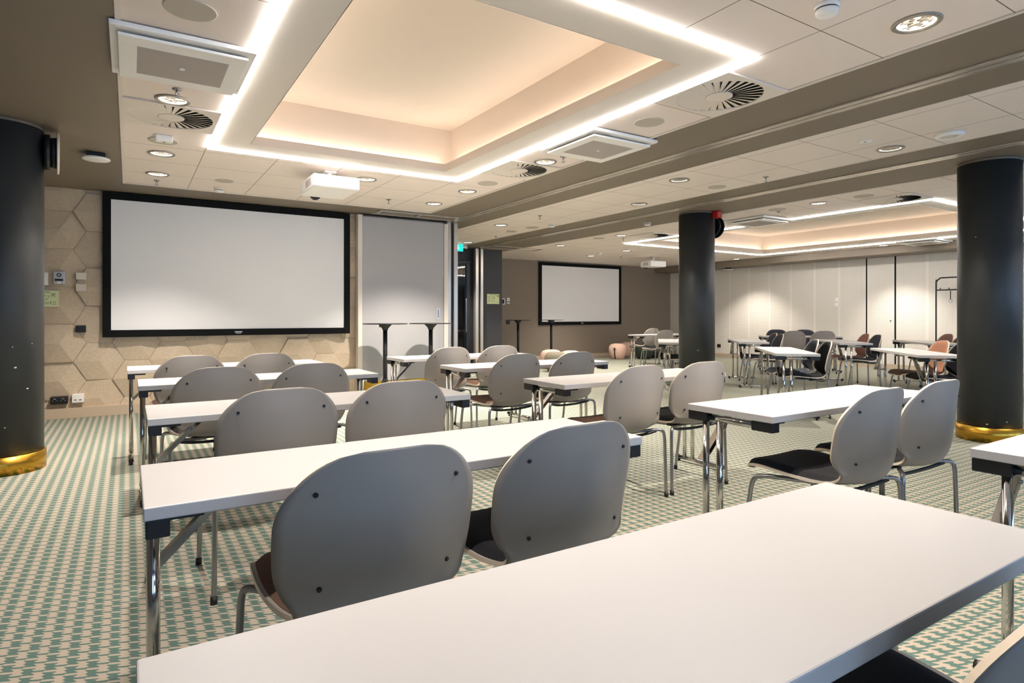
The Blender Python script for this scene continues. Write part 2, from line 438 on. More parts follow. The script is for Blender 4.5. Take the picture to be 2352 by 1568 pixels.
# ------------------------------------------------------------------ partition tracks in the soffits
def track(x, label, y1):
    t = thing('partition_track', label, 'ceiling track', (x, 4, CEIL))
    z = CEIL
    for k, (a, b_) in enumerate(((-.062, -.008), (.008, .062))):
        o = MB().box(x + a, x + b_, YR, y1, z - .012, z - .0005, bevel=.002).build('rail', 'alu', t); o.location = (-x, -4, -z)
    o = MB().box(x - .008, x + .008, YR, y1, z - .004, z - .0005).build('slot', 'dark', t); o.location = (-x, -4, -z)
    return t
track(4.17, 'pale twin ceiling track nearest the camera, running to the metal jamb', 8.5)
track(6.28, 'pale twin ceiling track passing beside the middle black pillar', 11.2)
def parking(label, segs, ref):
    t = thing('parking_track', label, 'ceiling track', (ref[0], ref[1], CEIL))
    for x0, x1, y0, y1 in segs:
        o = MB().box(x0, x1, y0, y1, CEIL - .012, CEIL - .0005, bevel=.002).build('rail', 'alu', t); o.location = (-ref[0], -ref[1], -CEIL)
parking('pale ceiling parking track above the grey partition panel', [(2.9, 4.1, 7.95, 8.0), (2.88, 4.1, 8.24, 8.29), (2.9, 2.95, 8.0, 8.24), (3.5, 3.55, 8.0, 8.24)], (3.5, 8.1))
parking('pale ceiling parking track above the charcoal wall at the far alcove', [(6.36, 7.6, 10.75, 10.8), (6.36, 7.6, 11.15, 11.2), (7.55, 7.6, 10.8, 11.15)], (7, 11))

# parked partition panel, posts
t = thing('partition_panel', 'tall grey folding partition panel parked beside the large screen', 'partition', (3.41, 8.38, 0))
MB().box(-.63, .63, -.04, .04, .225, 2.56, bevel=.004).build('panel', 'greypanel', t)
MB().box(-.70, -.635, -.05, .05, 0, 2.58, bevel=.003).build('edge_post', 'whitetrim', t)
MB().box(.635, .70, -.05, .05, 0, 2.55, bevel=.003).build('edge_post', 'whitetrim', t)
MB().box(-.63, .63, -.03, .035, 0, .222).build('kick_plate', 'brass', t)
h = MB().box(.50, .57, -.044, -.0405, 1.09, 1.27, bevel=.003).build('handle_plate', 'silver', t)
MB().box(.53, .545, -.056, -.0445, 1.13, 1.24, bevel=.003).build('latch', 'steel', h)
# metal jambs
def jamb(x, y, label):
    t = thing('partition_jamb', label, 'jamb', (x, y, 0))
    MB().box(-.10, -.03, -.05, .05, 0, 2.586, bevel=.004).build('profile', 'alu', t)
    MB().box(.022, .085, -.05, .05, 0, 2.586, bevel=.004).build('profile', 'alu', t)
    MB().box(-.0295, .0215, -.02, .05, 0, 2.586).build('seal', 'black', t)
jamb(4.21, 8.42, 'pale metal partition jamb right of the grey partition panel')
jamb(6.33, 11.36, 'pale metal partition jamb between the glass door and charcoal wall')

# ------------------------------------------------------------------ pillars
def pillar(x, y, r, label):
    t = thing('round_pillar', label, 'pillar', (x, y, 0))
    MB().lathe([(r, .09), (r, CEIL - .03)], n=72).build('shaft', 'pillar', t)
    MB().lathe([(r + .014, 0), (r + .014, .135), (r + .002, .136)], n=72).build('brass_base', 'brass', t)
    MB().lathe([(r - .006, CEIL - .03), (r - .006, CEIL - .0005)], n=72).build('collar', 'brown', t)
    return t
PL, PM, PR = (-.80, 5.88), (6.77, 5.84), (6.83, 2.42)
pl = pillar(*PL, .245, 'thick round black pillar with brass base at the left edge')
pm = pillar(*PM, .245, 'round black pillar in the middle of the room carrying a red alarm')
pr = pillar(*PR, .245, 'thick round black pillar with brass base at the right edge')
# paint chips on the pillars
def chips(t, r, spots):
    mb = MB()
    for ang, z, s in spots:
        a = math.radians(ang); n = Vector((math.cos(a), math.sin(a), 0)); u = Vector((-math.sin(a), math.cos(a), 0)); c = n * (r + .0006) + Vector((0, 0, z))
        mb.quad([c - u * s - Vector((0, 0, s * .6)), c + u * s - Vector((0, 0, s * .4)), c + u * s * .7 + Vector((0, 0, s * .7)), c - u * s * .9 + Vector((0, 0, s * .5))])
    mb.build('paint_chips', 'screwwhite', t)
chips(pl, .245, [(-66, .78, .008), (-48, .62, .007), (-70, .93, .004), (-40, .95, .004), (-80, .35, .004)])
chips(pm, .245, [(-135, .68, .008), (-140, .42, .012)])
chips(pr, .245, [(-164, .17, .008), (-130, .2, .006), (176, 1.88, .006)])

def pillar_speaker(x, y, label, facemat):
    t = thing('wall_speaker', label, 'speaker', (x, y, 2.42), math.radians(5))
    MB().lathe([(.135, 0), (.135, .035)], axis='x', n=40).build('mount_plate', 'black', t)
    MB().lathe([(.11, .035), (.12, .075)], axis='x', n=40).build('body', 'black', t)
    MB().lathe([(.157, .075), (.16, .080), (.157, .090), (.12, .093)], axis='x', n=40).build('front', facemat, t)
pillar_speaker(PL[0] + .247, PL[1], 'round speaker with pale front edge mounted high on the left pillar', 'cream')
pillar_speaker(PM[0] + .247, PM[1] - .05, 'round black speaker mounted high on the middle pillar', 'black')
t = thing('fire_alarm', 'red alarm sounder at the top of the middle black pillar', 'alarm', (6.853, 5.556, 2.545))
MB().box(-.05, .05, -.05, .05, -.045, .045, bevel=.012).build('housing', 'red', t)
MB().lathe([(.04, .045), (.035, .054)], n=24).build('base', 'red', t)

# ------------------------------------------------------------------ screens
def screen(x0, x1, z0, z1, fw, y, label):
    t = thing('projection_screen', label, 'screen', ((x0 + x1) / 2, y, z0))
    cx = (x0 + x1) / 2; w = (x1 - x0) / 2; h = z1 - z0
    mb = MB()
    for a, b_, c, d in ((-w, -w + fw, 0, h), (w - fw, w, 0, h), (-w + fw, w - fw, 0, fw), (-w + fw, w - fw, h - fw, h)):
        mb.box(a, b_, -.02, .02, c, d, bevel=.003)
    mb.build('frame', 'screenframe', t)
    MB().box(-w + fw - .004, w - fw + .004, -.006, .006, fw - .004, h - fw + .004).build('screen_surface', 'screen', t)
    lg = MB()
    lg.box(-.045, .045, -.0225, -.0202, fw * .47, fw * .62); lg.box(-.032, .032, -.0225, -.0202, fw * .30, fw * .38)
    lg.build('maker_plate', 'silver', t)
screen(-.262, 2.618, .906, 2.588, .083, 8.42, 'large white projection screen in a black frame on the hexagon wall')
screen(9.09, 11.96, .905, 2.565, .085, YF2 - .03, 'smaller looking white projection screen on the far taupe wall')

# ------------------------------------------------------------------ wall devices
def plate(name, label, cat, cx, cz, w, h, d, y, m_, bevel=.004, back=0.0):
    t = thing(name, label, cat, (cx, y, cz))
    MB().box(-w / 2, w / 2, -d, back, -h / 2, h / 2, bevel=bevel).build('housing', m_, t)
    return t
yd = 8.444
t = plate('door_phone', 'silver video door phone on the hexagon wall beside the left pillar', 'intercom', -.664, 1.58, .105, .145, .022, yd, 'silver', .008, back=.06)
MB().lathe([(.022, 0), (.02, -.004)], axis='y', cy=-.022, cz=.03, n=24).build('lens_ring', 'black', t)
MB().lathe([(.012, 0), (.010, -.003)], axis='y', cy=-.026, cz=.03, n=24).build('lens', 'silver', t)
MB().box(-.038, .038, -.025, -.022, -.035, -.012, bevel=.001).build('sensor_window', 'black', t)
MB().box(-.016, .016, -.026, -.022, -.064, -.046, bevel=.001).build('call_button', 'white', t)
t = plate('thermostat', 'upper of the two cream thermostats left of the large screen', 'thermostat', -.465, 1.606, .092, .078, .022, yd, 'cream', back=.06)
MB().box(-.036, -.02, -.0235, -.022, .026, .03).build('indicator', 'silver', t)
t = plate('thermostat', 'lower cream thermostat with a dial left of the large screen', 'thermostat', -.465, 1.477, .092, .078, .022, yd, 'cream', back=.06)
MB().lathe([(.010, 0), (.009, -.004)], axis='y', cx=.026, cy=-.022, cz=-.02, n=20).build('dial', 'cream', t)
t = plate('control_panel', 'white framed control panel half hidden by the left pillar', 'control panel', -.86, 1.566, .19, .14, .02, yd, 'white', back=.06)
MB().box(-.075, .06, -.022, -.02, -.054, .054).build('display', 'black', t)
t = thing('notice', 'pale green printed notice on the hexagon wall beside the left pillar', 'notice', (-.80, 8.426, 1.345))
MB().box(-.13, .135, -.004, 0, -.09, .09).build('sheet', 'notice', t)
MB().box(-.128, .133, .0002, .07, -.088, .088).build('backing_board', 'cream', t)
mb = MB()
for k, (a, b_, c, d) in enumerate(((-.08, .055, .068, .074), (.065, .105, .052, .058), (.068, .10, .036, .044), (.062, .11, .022, .025), (-.08, .05, -.02, .045), (.06, .066, -.062, -.03), (.08, .11, -.036, -.032), (.08, .11, -.05, -.046), (.075, .115, -.07, -.066), (.0, .05, -.045, -.041), (-.02, .05, -.06, -.056))):
    if k != 4: mb.box(a, b_, -.0045, -.0041, c, d)
random.seed(5)
for k in range(40):
    a = random.uniform(-.08, .042); c = random.uniform(-.02, .04); mb.box(a, a + random.uniform(.004, .016), -.0045, -.0041, c, c + random.uniform(.002, .005))
mb.build('print', 'ink', t)
t = plate('switch_block', 'black ribbed switch block at the lower left of the large screen', 'switch', -.465, 1.006, .092, .078, .03, yd, 'black', back=.06)
mb = MB()
for k in range(4): mb.box(-.04, .04, -.033, -.03, -.032 + k * .017, -.022 + k * .017, bevel=.001)
mb.build('rocker', 'black', t)
t = plate('power_socket', 'black double power socket low on the hexagon wall', 'socket', -.664, .209, .16, .085, .03, yd, 'black', .01, back=.06)
for dx in (-.037, .037):
    s_ = MB().box(dx - .03, dx + .03, -.034, -.03, -.028, .028, bevel=.002).build('outlet', 'dark', t)
    mb = MB()
    for e in (-.02, .02): mb.lathe([(.0035, 0), (.0035, -.002)], axis='y', cx=dx + e, cy=-.034, cz=0, n=10)
    mb.box(dx - .012, dx + .012, -.0355, -.034, .016, .022)
    mb.build('contact', 'silver', s_)
t = plate('data_socket', 'white data socket low on the hexagon wall beside the black socket', 'socket', -.493, .221, .11, .095, .026, yd, 'white', back=.06)
for dx in (-.022, .024):
    MB().box(dx - .016, dx + .016, -.029, -.026, -.03, .03, bevel=.001).build('outlet', 'white', t)
    MB().box(dx - .012, dx + .012, -.030, -.0292, -.02, -.012).build('port', 'black', t)
t = plate('thermostat', 'upper white wall plate on the perforated right wall', 'thermostat', 0, 0, .09, .09, .02, 0, 'white')
t.location = (XR - .001, 7.92, 1.53); t.rotation_euler = (0, 0, -math.pi / 2)
t = plate('thermostat', 'lower white wall plate on the perforated right wall', 'thermostat', 0, 0, .09, .085, .02, 0, 'white')
t.location = (XR - .001, 7.92, 1.41); t.rotation_euler = (0, 0, -math.pi / 2)
t = plate('wall_socket', 'black socket low on the right wall beside the middle pillar', 'socket', 0, 0, .11, .09, .02, 0, 'black')
t.location = (XR - .001, 11.28, .31); t.rotation_euler = (0, 0, -math.pi / 2)
t = plate('door_phone', 'small white door phone on the far wall beside the charcoal wall', 'intercom', 8.15, 1.53, .085, .15, .02, YF2 - .001, 'white', .006)
MB().lathe([(.02, 0), (.018, -.004)], axis='y', cy=-.02, cz=.03, n=20).build('lens', 'silver', t)
MB().box(-.03, .03, -.022, -.02, -.04, -.012).build('sensor_window', 'black', t)
t = plate('control_panel', 'white framed control panel half hidden by the charcoal wall', 'control panel', 7.96, 1.51, .19, .15, .02, YF2 - .001, 'white')
MB().box(-.07, .07, -.022, -.02, -.055, .055).build('display', 'black', t)
t = plate('switch_block', 'black switch block on the far wall beside the bar table', 'switch', 8.15, .98, .1, .09, .02, YF2 - .001, 'black')
MB().box(-.035, .035, -.024, -.02, -.03, .03, bevel=.002).build('rocker', 'black', t)
t = thing('notice', 'pale green printed notice on the charcoal wall', 'notice', (6.77, 11.499, 1.52))
MB().box(-.155, .155, -.004, 0, -.11, .11).build('sheet', 'notice', t)
mb = MB()
for k in range(30):
    a = random.uniform(-.05, .05); c = random.uniform(-.07, .07); mb.box(a, a + .014, -.0045, -.0041, c, c + .006)
for k in range(6): mb.box(-.13, -.08, -.0045, -.0041, -.06 + k * .022, -.054 + k * .022)
mb.box(.1, .135, -.0045, -.0041, .05, .085); mb.box(.09, .13, -.0045, -.0041, -.075, -.068); mb.box(-.1, .09, -.0045, -.0041, .088, .094)
mb.build('print', 'ink', t)

# exit sign
t = thing('exit_sign', 'small green emergency exit sign with a white down arrow', 'sign', (5.50, 10.8, 2.58))
MB().box(-.155, .155, -.012, .012, -.14, .0, bevel=.002).build('panel', 'green_sign', t)
mb = MB()
mb.box(.02, .04, -.0145, -.0122, -.075, -.02); mb.prism([(-.01, -.07), (.07, -.07), (.03, -.115)], 'y', -.0145, -.0122)
mb.build('arrow', 'sign_white', t)
mb = MB()
mb.lathe([(.012, 0), (.012, -.002)], axis='y', cx=-.075, cy=-.0122, cz=-.033, n=14)
mb.prism([(-.09, -.05), (-.066, -.046), (-.06, -.085), (-.084, -.085)], 'y', -.0145, -.0122)
mb.prism([(-.084, -.085), (-.072, -.085), (-.095, -.125), (-.105, -.12)], 'y', -.0145, -.0122)
mb.prism([(-.072, -.085), (-.06, -.085), (-.04, -.12), (-.05, -.125)], 'y', -.0145, -.0122)
mb.prism([(-.066, -.05), (-.04, -.066), (-.044, -.073), (-.07, -.058)], 'y', -.0145, -.0122)
mb.box(-.145, -.115, -.0145, -.0122, -.13, -.02)
mb.build('pictogram', 'sign_white', t)
MB().box(-.16, .16, -.02, .02, .0, .0195).build('ceiling_mount', 'white', t)

# ------------------------------------------------------------------ furniture: training table
def tube_path(*p): return p
def make_table():
    t = thing('folding_table', '', 'table')
    TH = .735
    MB().box(-.75, .75, -.23, .23, TH - .03, TH, bevel=.003, seg=2).build('tabletop', 'table', t)
    for s in (-1, 1):
        xe = s * .722
        fb = MB().tube([(xe, -.205, .034), (xe, .205, .034)], .015, 14).build('foot_bar', 'chrome', t)
        for yy in (-1, 1):
            c = MB(); c.tube([(xe, yy * .204, .034), (xe, yy * .226, .034)], .0175, 14); c.lathe([(.012, 0), (.012, .02)], cx=xe, cy=yy * .2, n=12)
            c.build('end_cap', 'black', fb)
        for yy in (.14, .062):
            MB().tube([(xe, yy, .044), (xe, yy, .672)], .0155, 16).build('leg', 'chrome', t)
        MB().tube([(xe, -.135, .682), (xe, .16, .682)], .0155, 14).build('top_rail', 'chrome', t)
        for yy in (-1, 1):
            b = MB(); b.box(xe - .024, xe + .024, yy * .175 - .052, yy * .175 + .052, .663, .7045, bevel=.003)
            x0, x1 = sorted((xe - s * .02, xe - s * .095)); b.box(x0, x1, yy * .175 - .03, yy * .175 + .03, .693, .7045, bevel=.002)
            b.build('corner_bracket', 'black', t)
        # diagonal folding brace: channel from the legs up to the underside
        p0 = Vector((xe - s * .010, .178, .465)); p1 = Vector((xe - s * .245, .178, .70)); d = (p1 - p0)
        L = d.length; ang = math.atan2(d.z, d.x)
        mx = Matrix.Translation(p0) @ Matrix.Rotation(-ang, 4, 'Y')
        b = MB()
        b.box(0, L * .66, -.016, .016, .006, .009, mtx=mx); b.box(0, L * .66, -.018, -.015, -.012, .009, mtx=mx); b.box(0, L * .66, .015, .018, -.012, .009, mtx=mx)
        b.box(L * .62, L, -.012, .012, .004, .007, mtx=mx); b.box(L * .62, L, -.014, -.011, -.012, .007, mtx=mx); b.box(L * .62, L, .011, .014, -.012, .007, mtx=mx)
        br = b.build('brace', 'chrome', t)
        q = p0 + d * .64
        MB().tube([(q.x, .154, q.z), (q.x, .202, q.z)], .007, 10).build('hinge_pin', 'steel', br)
        pl_ = MB().box(xe - .010, xe + .010, .055, .198, .452, .470, bevel=.002).build('cross_plate', 'chrome', t)
        MB().box(p1.x - .05, p1.x + .05, .145, .21, .697, .7047).build('fixing_plate', 'steel', t)
    return t
TBL = Proto(make_table())
G1 = 'white folding tables'
for lab, cx, cy, rz in (
    ('white folding table filling the foreground, closest to the camera', .757, .652, 0),
    ('white folding table in the left column, just beyond the foreground table', .776, 1.788, 0),
    ('third white folding table from the camera in the left column', .812, 3.12, .0),
    ('white folding table in the left column, second from the hexagon wall', .795, 4.505, 0),
    ('white folding table in the left column, closest to the hexagon wall', .735, 5.765, 0),
    ('white folding table whose corner is cut by the right edge in front of the pillar', 3.03, .63, 0),
    ('white folding table in the right column with two black seated chairs', 3.028, 1.793, 0),
    ('white folding table in the right column in front of the middle pillar', 2.995, 3.185, 0),
    ('white folding table in the right column, second from the partition panel', 3.005, 4.5, 0),
    ('white folding table in the right column, closest to the grey partition panel', 2.99, 5.735, 0),
    ('angled white table just right of the middle pillar, near the far wall panels', 8.925, 6.612, math.radians(44.5)),
    ('angled white table with a black chair, nearest of those right of the middle pillar', 6.801, 4.512, math.radians(44.5)),
    ('angled white table with rose and slate chairs, below the wall plates', 9.937, 5.549, math.radians(44.5)),
    ('angled white table with a rust coloured chair, left of the right pillar', 7.828, 3.517, math.radians(44.5)),
    ('angled white table with a mauve chair, below the coat rack', 10.871, 4.685, math.radians(46)),
    ('white table along the right wall between facing pairs of chairs', 11.67, 7.39, math.radians(-40)),
    ('white table end standing left of the middle pillar near the poufs', 10.12, 9.78, 0),
    ('angled white table mostly hidden behind the middle pillar', 7.70, 7.16, math.radians(44.5)),
):
    TBL.place(lab, (cx, cy, 0), rz, G1)

# ------------------------------------------------------------------ furniture: shell chair
def catmull(P, n):
    out = []
    for i in range(len(P) - 1):
        p0 = P[max(i - 1, 0)]; p1 = P[i]; p2 = P[i + 1]; p3 = P[min(i + 2, len(P) - 1)]
        for k in range(n):
            t = k / n
            out.append(tuple(.5 * (2 * b + (c - a) * t + (2 * a - 5 * b + 4 * c - d) * t * t + (3 * b - a - 3 * c + d) * t ** 3) for a, b, c, d in zip(p0, p1, p2, p3)))
    out.append(tuple(P[-1])); return out
# control rows: y, z, half width, side wrap (along forward normal)
CTRL = [(-.041, .857, .244, .058), (-.041, .82, .245, .068), (-.041, .77, .246, .078), (-.038, .69, .247, .091), (-.034, .61, .245, .102),
        (-.026, .55, .240, .106), (-.012, .505, .230, .100), (.012, .468, .214, .080), (.055, .447, .200, .050), (.105, .440, .202, .028),
        (.17, .441, .218, .018), (.25, .447, .232, .016), (.33, .454, .236, .015), (.41, .460, .232, .013), (.465, .458, .226, .010), (.505, .447, .220, .006), (.522, .432, .216, .004)]
ROWS = catmull(CTRL, 4)
ARC = [0.0]
for a, b_ in zip(ROWS, ROWS[1:]): ARC.append(ARC[-1] + math.hypot(b_[0] - a[0], b_[1] - a[1]))
TOT = ARC[-1]
def row_width(i):
    w = ROWS[i][2]; d = ARC[i]; e = TOT - ARC[i]
    rt = .185
    if d < rt: u = 1 - d / rt; w = w * (.30 + .70 * (max(0, 1 - u ** 2.15)) ** (1 / 2.15))
    rf = .10
    if e < rf: u = 1 - e / rf; w = w * (.62 + .38 * (max(0, 1 - u ** 2.2)) ** (1 / 2.2))
    return w
def shell_point(i, x, off=0.0):
    """point of the shell at row i and lateral x, moved along the inner (sitting) normal"""
    y, z, w, c = ROWS[i][:4]
    j0, j1 = max(0, i - 1), min(len(ROWS) - 1, i + 1)
    ty, tz = ROWS[j1][0] - ROWS[j0][0], ROWS[j1][1] - ROWS[j0][1]; L = math.hypot(ty, tz); ty /= L; tz /= L
    ny, nz = -tz, ty                                   # sitting side normal
    k = abs(x) / .244
    cc_ = c * (k ** 1.7)
    dcdx = c * 1.7 * (k ** 0.7) / .244 * (1 if x > 0 else -1)
    q = math.sqrt(1 + dcdx * dcdx); nx = -dcdx / q; sc_ = 1 / q
    crown = .018 * k * k * max(0, 1 - ARC[i] / .22)
    return Vector((x + nx * off, y + ny * (cc_ + sc_ * off), z + nz * (cc_ + sc_ * off) - crown))
NT = 15
def tvals(): return [-1 + 2 * k / (NT - 1) for k in range(NT)]
def sheet(rows, wfun, off0, off1, rim_mi, mi_in, mi_out, edge_soft=0.0):
    mb = MB(); A, B = [], []
    for i in rows:
        w = wfun(i)
        ra, rb = [], []
        for tt in tvals():
            s_ = math.sin(tt * math.pi / 2 * .98) / math.sin(math.pi / 2 * .98)
            x = w * (tt * .6 + s_ * .4)
            o1 = off1
            if edge_soft:
                ed = min(1 - abs(tt), 1) ; fr = min((i - rows[0]) / 4, (rows[-1] - i) / 4, 1)
                o1 = off0 + (off1 - off0) * (min(1, ed * 4) ** .5) * max(0, fr) ** .5 if True else off1
            ra.append(mb.bm.verts.new(shell_point(i, x, o1))); rb.append(mb.bm.verts.new(shell_point(i, x, off0)))
        A.append(ra); B.append(rb)
    n = len(A)
    for i in range(n - 1):
        for k in range(NT - 1):
            mb.face([A[i][k], A[i + 1][k], A[i + 1][k + 1], A[i][k + 1]], mi_in, True)
            mb.face([B[i][k], B[i][k + 1], B[i + 1][k + 1], B[i + 1][k]], mi_out, True)
        for k in (0, NT - 1): mb.face([A[i][k], B[i][k], B[i + 1][k], A[i + 1][k]], rim_mi, False)
    for i in (0, n - 1):
        for k in range(NT - 1): mb.face([A[i][k], A[i][k + 1], B[i][k + 1], B[i][k]], rim_mi, False)
    return mb
NR = len(ROWS)
SPLIT = 30          # row index where back cushion ends and seat cushion starts
def make_chair(backfab, seatfab):
    t = thing('shell_chair', '', 'chair')
    mb = sheet(list(range(NR)), row_width, -.012, 0.0, 1, 0, 0)
    mb.build('shell', ['shell', 'rim'], t)
    def padw(i): return max(.02, row_width(i) - .012)
    sheet(list(range(1, SPLIT)), padw, .0012, .012, 0, 0, 0, 1).build('back_cushion', FAB[backfab], t)
    sheet(list(range(SPLIT, NR - 2)), padw, .0012, .022, 0, 0, 0, 1).build('seat_cushion', FAB[seatfab], t)
    # bolts on the back
    for sx in (-1, 1):
        for bx, bz in ((.168, .771), (.153, .538)):
            i = min(range(22), key=lambda q: abs(ROWS[q][1] - bz))
            p = shell_point(i, sx * bx, -.0118); q = shell_point(i, sx * bx, -.0165)
            MB().tube([p, q], .0062, 12, radii=[.0065, .005]).build('bolt', 'black', t)
    # legs: bent steel tube from under the seat, over an elbow, down to the floor
    for sx in (-1, 1):
        rear = catmull([(sx * .05, .150, .412), (sx * .14, .105, .420), (sx * .205, .066, .428), (sx * .238, .044, .421), (sx * .250, .037, .390), (sx * .253, .034, .30), (sx * .257, .026, .012)], 6)
        front = catmull([(sx * .10, .20, .418), (sx * .165, .29, .423), (sx * .218, .372, .425), (sx * .243, .418, .416), (sx * .252, .437, .385), (sx * .254, .452, .30), (sx * .258, .50, .012)], 6)
        for path in (rear, front):
            lg = MB().tube(path, .0105, 12).build('leg', 'steel', t)
            e0 = Vector(path[-4]); e1 = Vector(path[-1]); dirv = (e1 - e0).normalized(); base = e1 + dirv * (e1.z / -dirv.z) if dirv.z < 0 else e1
            MB().tube([base - dirv * .03, base], .0135, 12).build('foot_cap', 'black', lg)
    MB().tube(catmull([(-.205, .066, .420), (-.13, .085, .405), (0, .095, .398), (.13, .085, .405), (.205, .066, .420)], 6), .009, 10).build('rear_cross_tube', 'black', t)
    MB().box(-.12, .12, .15, .31, .408, .4265, bevel=.006).build('under_plate', 'black', t)
    return t
CH = {}
def chair(kind, label, x, y, deg, group):
    if kind not in CH: CH[kind] = Proto(make_chair(*kind))
    CH[kind].place(label, (x, y, 0), math.radians(deg), group)
K = ('charcoal', 'charcoal'); BR = ('brown', 'brown'); SL = ('slate', 'slate')
GL, GR, GF = 'grey shell chairs in the left column', 'grey shell chairs in the right column', 'shell chairs in the far room'
for kind, lab, x, y, dg, gr in (
    (BR, 'grey shell chair with a brown seat, front and centre at the foreground table', .518, 1.366, .8, GL),
    (K, 'grey shell chair with a charcoal seat, right of the brown seated one in front', 1.088, 1.376, 1.4, GL),
    (K, 'grey shell chair cut by the bottom right corner at the foreground table', 1.05, .245, -8, GL),
    (K, 'left grey chair behind the second table of the left column', .545, 2.68, 1.5, GL),
    (BR, 'right grey chair behind the second table of the left column', 1.086, 2.691, .5, GL),
    (K, 'left grey chair of the second row from the hexagon wall', .454, 3.982, 3.5, GL),
    (K, 'right grey chair of the second row from the hexagon wall', 1.0, 3.969, 3.2, GL),
    (BR, 'left grey chair of the row closest to the hexagon wall', .406, 5.224, 5.2, GL),
    (K, 'right grey chair of the row closest to the hexagon wall', .941, 5.208, 6, GL),
    (K, 'grey shell chair with a black seat fully seen on its left, at the right', 2.69, 1.342, -.2, GR),
    (K, 'grey shell chair with a black seat standing just before the right pillar', 3.26, 1.357, -1, GR),
    (BR, 'grey shell chair with a red brown seat, behind the front right chair backs', 2.65, 2.72, 1.5, GR),
    (K, 'grey shell chair with a charcoal seat directly in front of the middle pillar', 3.22, 2.724, -1.8, GR),
    (BR, 'left grey chair of the right column row seen before the tall bar tables, brown seat', 2.621, 4.057, 3.3, GR),
    (K, 'right grey chair of the second row from the grey partition panel', 3.175, 4.023, 3.2, GR),
    (K, 'left grey chair of the right column row closest to the partition panel', 2.619, 5.255, 4.1, GR),
    (BR, 'grey chair with a brown seat in front of the glass door and charcoal wall', 3.184, 5.267, .4, GR),
    # far room, turned towards the angled tables
    (SL, 'farther slate chair at the angled table right of the middle pillar', 9.39, 6.435, 50, GF),
    (SL, 'nearer slate chair at the angled table right of the middle pillar', 8.98, 6.04, 50, GF),
    (SL, 'slate chair just behind the black chair at the nearest angled table', 7.265, 4.42, 47, GF),
    (K, 'black upholstered chair at the nearest angled table right of the pillar', 6.85, 4.01, 45, GF),
    (('rose', 'mauve'), 'dusty rose chair below the white wall plates', 10.41, 5.425, 46, GF),
    (SL, 'slate chair in front of the flush door joints, right of the rose chair', 10.018, 5.04, 46, GF),
    (('rust', 'brown'), 'rust coloured chair left of the right black pillar', 8.325, 3.44, 46, GF),
    (K, 'black chair partly hidden by the right pillar next to the rust chair', 7.93, 3.06, 46, GF),
    (('mauve', 'charcoal'), 'mauve chair below the black coat rack', 11.40, 4.62, 48, GF),
    (BR, 'brown chair mostly hidden by the right pillar below the coat rack', 11.02, 4.24, 48, GF),
    (K, 'left grey shell chair with its back to us at the right wall table', 11.16, 7.19, -36, GF),
    (K, 'right grey shell chair with its back to us at the right wall table', 11.635, 6.855, -36, GF),
    (SL, 'left dark slate chair facing us behind the right wall table', 11.88, 8.05, 140, GF),
    (SL, 'right dark slate chair facing us behind the right wall table', 12.31, 7.68, 140, GF),
    (K, 'grey shell chair with its back to us just left of the middle pillar', 9.50, 9.02, -2, GF),
    (K, 'farther grey chair rising behind the shell chair left of the middle pillar', 10.40, 10.28, 0, GF),
    (K, 'farther chair hidden behind the middle pillar', 8.16, 7.0, 46, GF),
    (K, 'nearer chair hidden behind the middle pillar', 7.76, 6.62, 46, GF),
): chair(kind, lab, x, y, dg, gr)

# ------------------------------------------------------------------ bar tables
def make_bar():
    t = thing('bar_table', '', 'table')
    MB().lathe([(.296, 1.04), (.30, 1.044), (.30, 1.05), (.297, 1.052)], n=56).build('tabletop', 'black', t)
    MB().lathe([(.036, .96), (.042, .985), (.075, 1.02), (.09, 1.034), (.09, 1.04)], n=32).build('top_mount', 'black', t)
    MB().lathe([(.029, .26), (.029, .97)], n=28).build('column', 'black', t)
    for k in range(4):
        a = math.radians(45 + 90 * k) + math.radians(12)
        c, s = math.cos(a), math.sin(a)
        p = catmull([(c * .012, s * .012, .30), (c * .035, s * .035, .25), (c * .10, s * .10, .14), (c * .20, s * .20, .04), (c * .25, s * .25, .012)], 5)
        n_ = len(p); lg = MB().tube(p, .02, 12, radii=[.024 - .010 * i / n_ for i in range(n_)]).build('leg', 'black', t)
        MB().lathe([(.018, 0), (.018, .012)], cx=c * .25, cy=s * .25, n=14).build('glide', 'black', lg)
    MB().box(.03, .08, -.012, .012, 1.0, 1.02).build('tilt_lever', 'black', t)
    return t
BT = Proto(make_bar())
for lab, x, y, rz in (('left black bar table in front of the grey partition panel', 2.92, 7.83, 2.6), ('right black bar table in front of the grey partition panel', 3.59, 7.83, .4),
                  ('left slim black bar table in the far room, by the black switch block', 7.78, 12.05, 2.6), ('right slim black bar table in front of the far projection screen', 8.71, 12.0, .4)):
    BT.place(lab, (x, y, 0), rz, 'round black bar tables')

# ------------------------------------------------------------------ poufs
def make_pouf(m_):
    t = thing('pouf', '', 'pouf')
    MB().lathe([(.14, .0), (.17, .012), (.205, .09), (.232, .19), (.238, .26), (.225, .33), (.185, .385), (.11, .408), (.02, .412)], n=40).build('cushion', m_, t)
    st = []
    prof = [(.205, .09), (.232, .19), (.238, .26), (.23, .31)]
    b = MB()
    for (r0, z0), (r1, z1) in zip([(.172, .012)] + prof, prof):
        b.quad([(r0 + .004, -.016, z0), (r0 + .004, .016, z0), (r1 + .004, .016, z1), (r1 + .004, -.016, z1)])
    s_ = b.build('strap', 'dark', t)
    MB().tube([(.245 - .004 * abs(math.sin(a)), .032 * math.cos(a), .27 + .032 * math.sin(a)) for a in [k * math.pi / 10 for k in range(21)]], .008, 8).build('ring', 'chrome', s_)
    return t
PF = {k: Proto(make_pouf(k)) for k in ('pink', 'darkgreen', 'olive')}
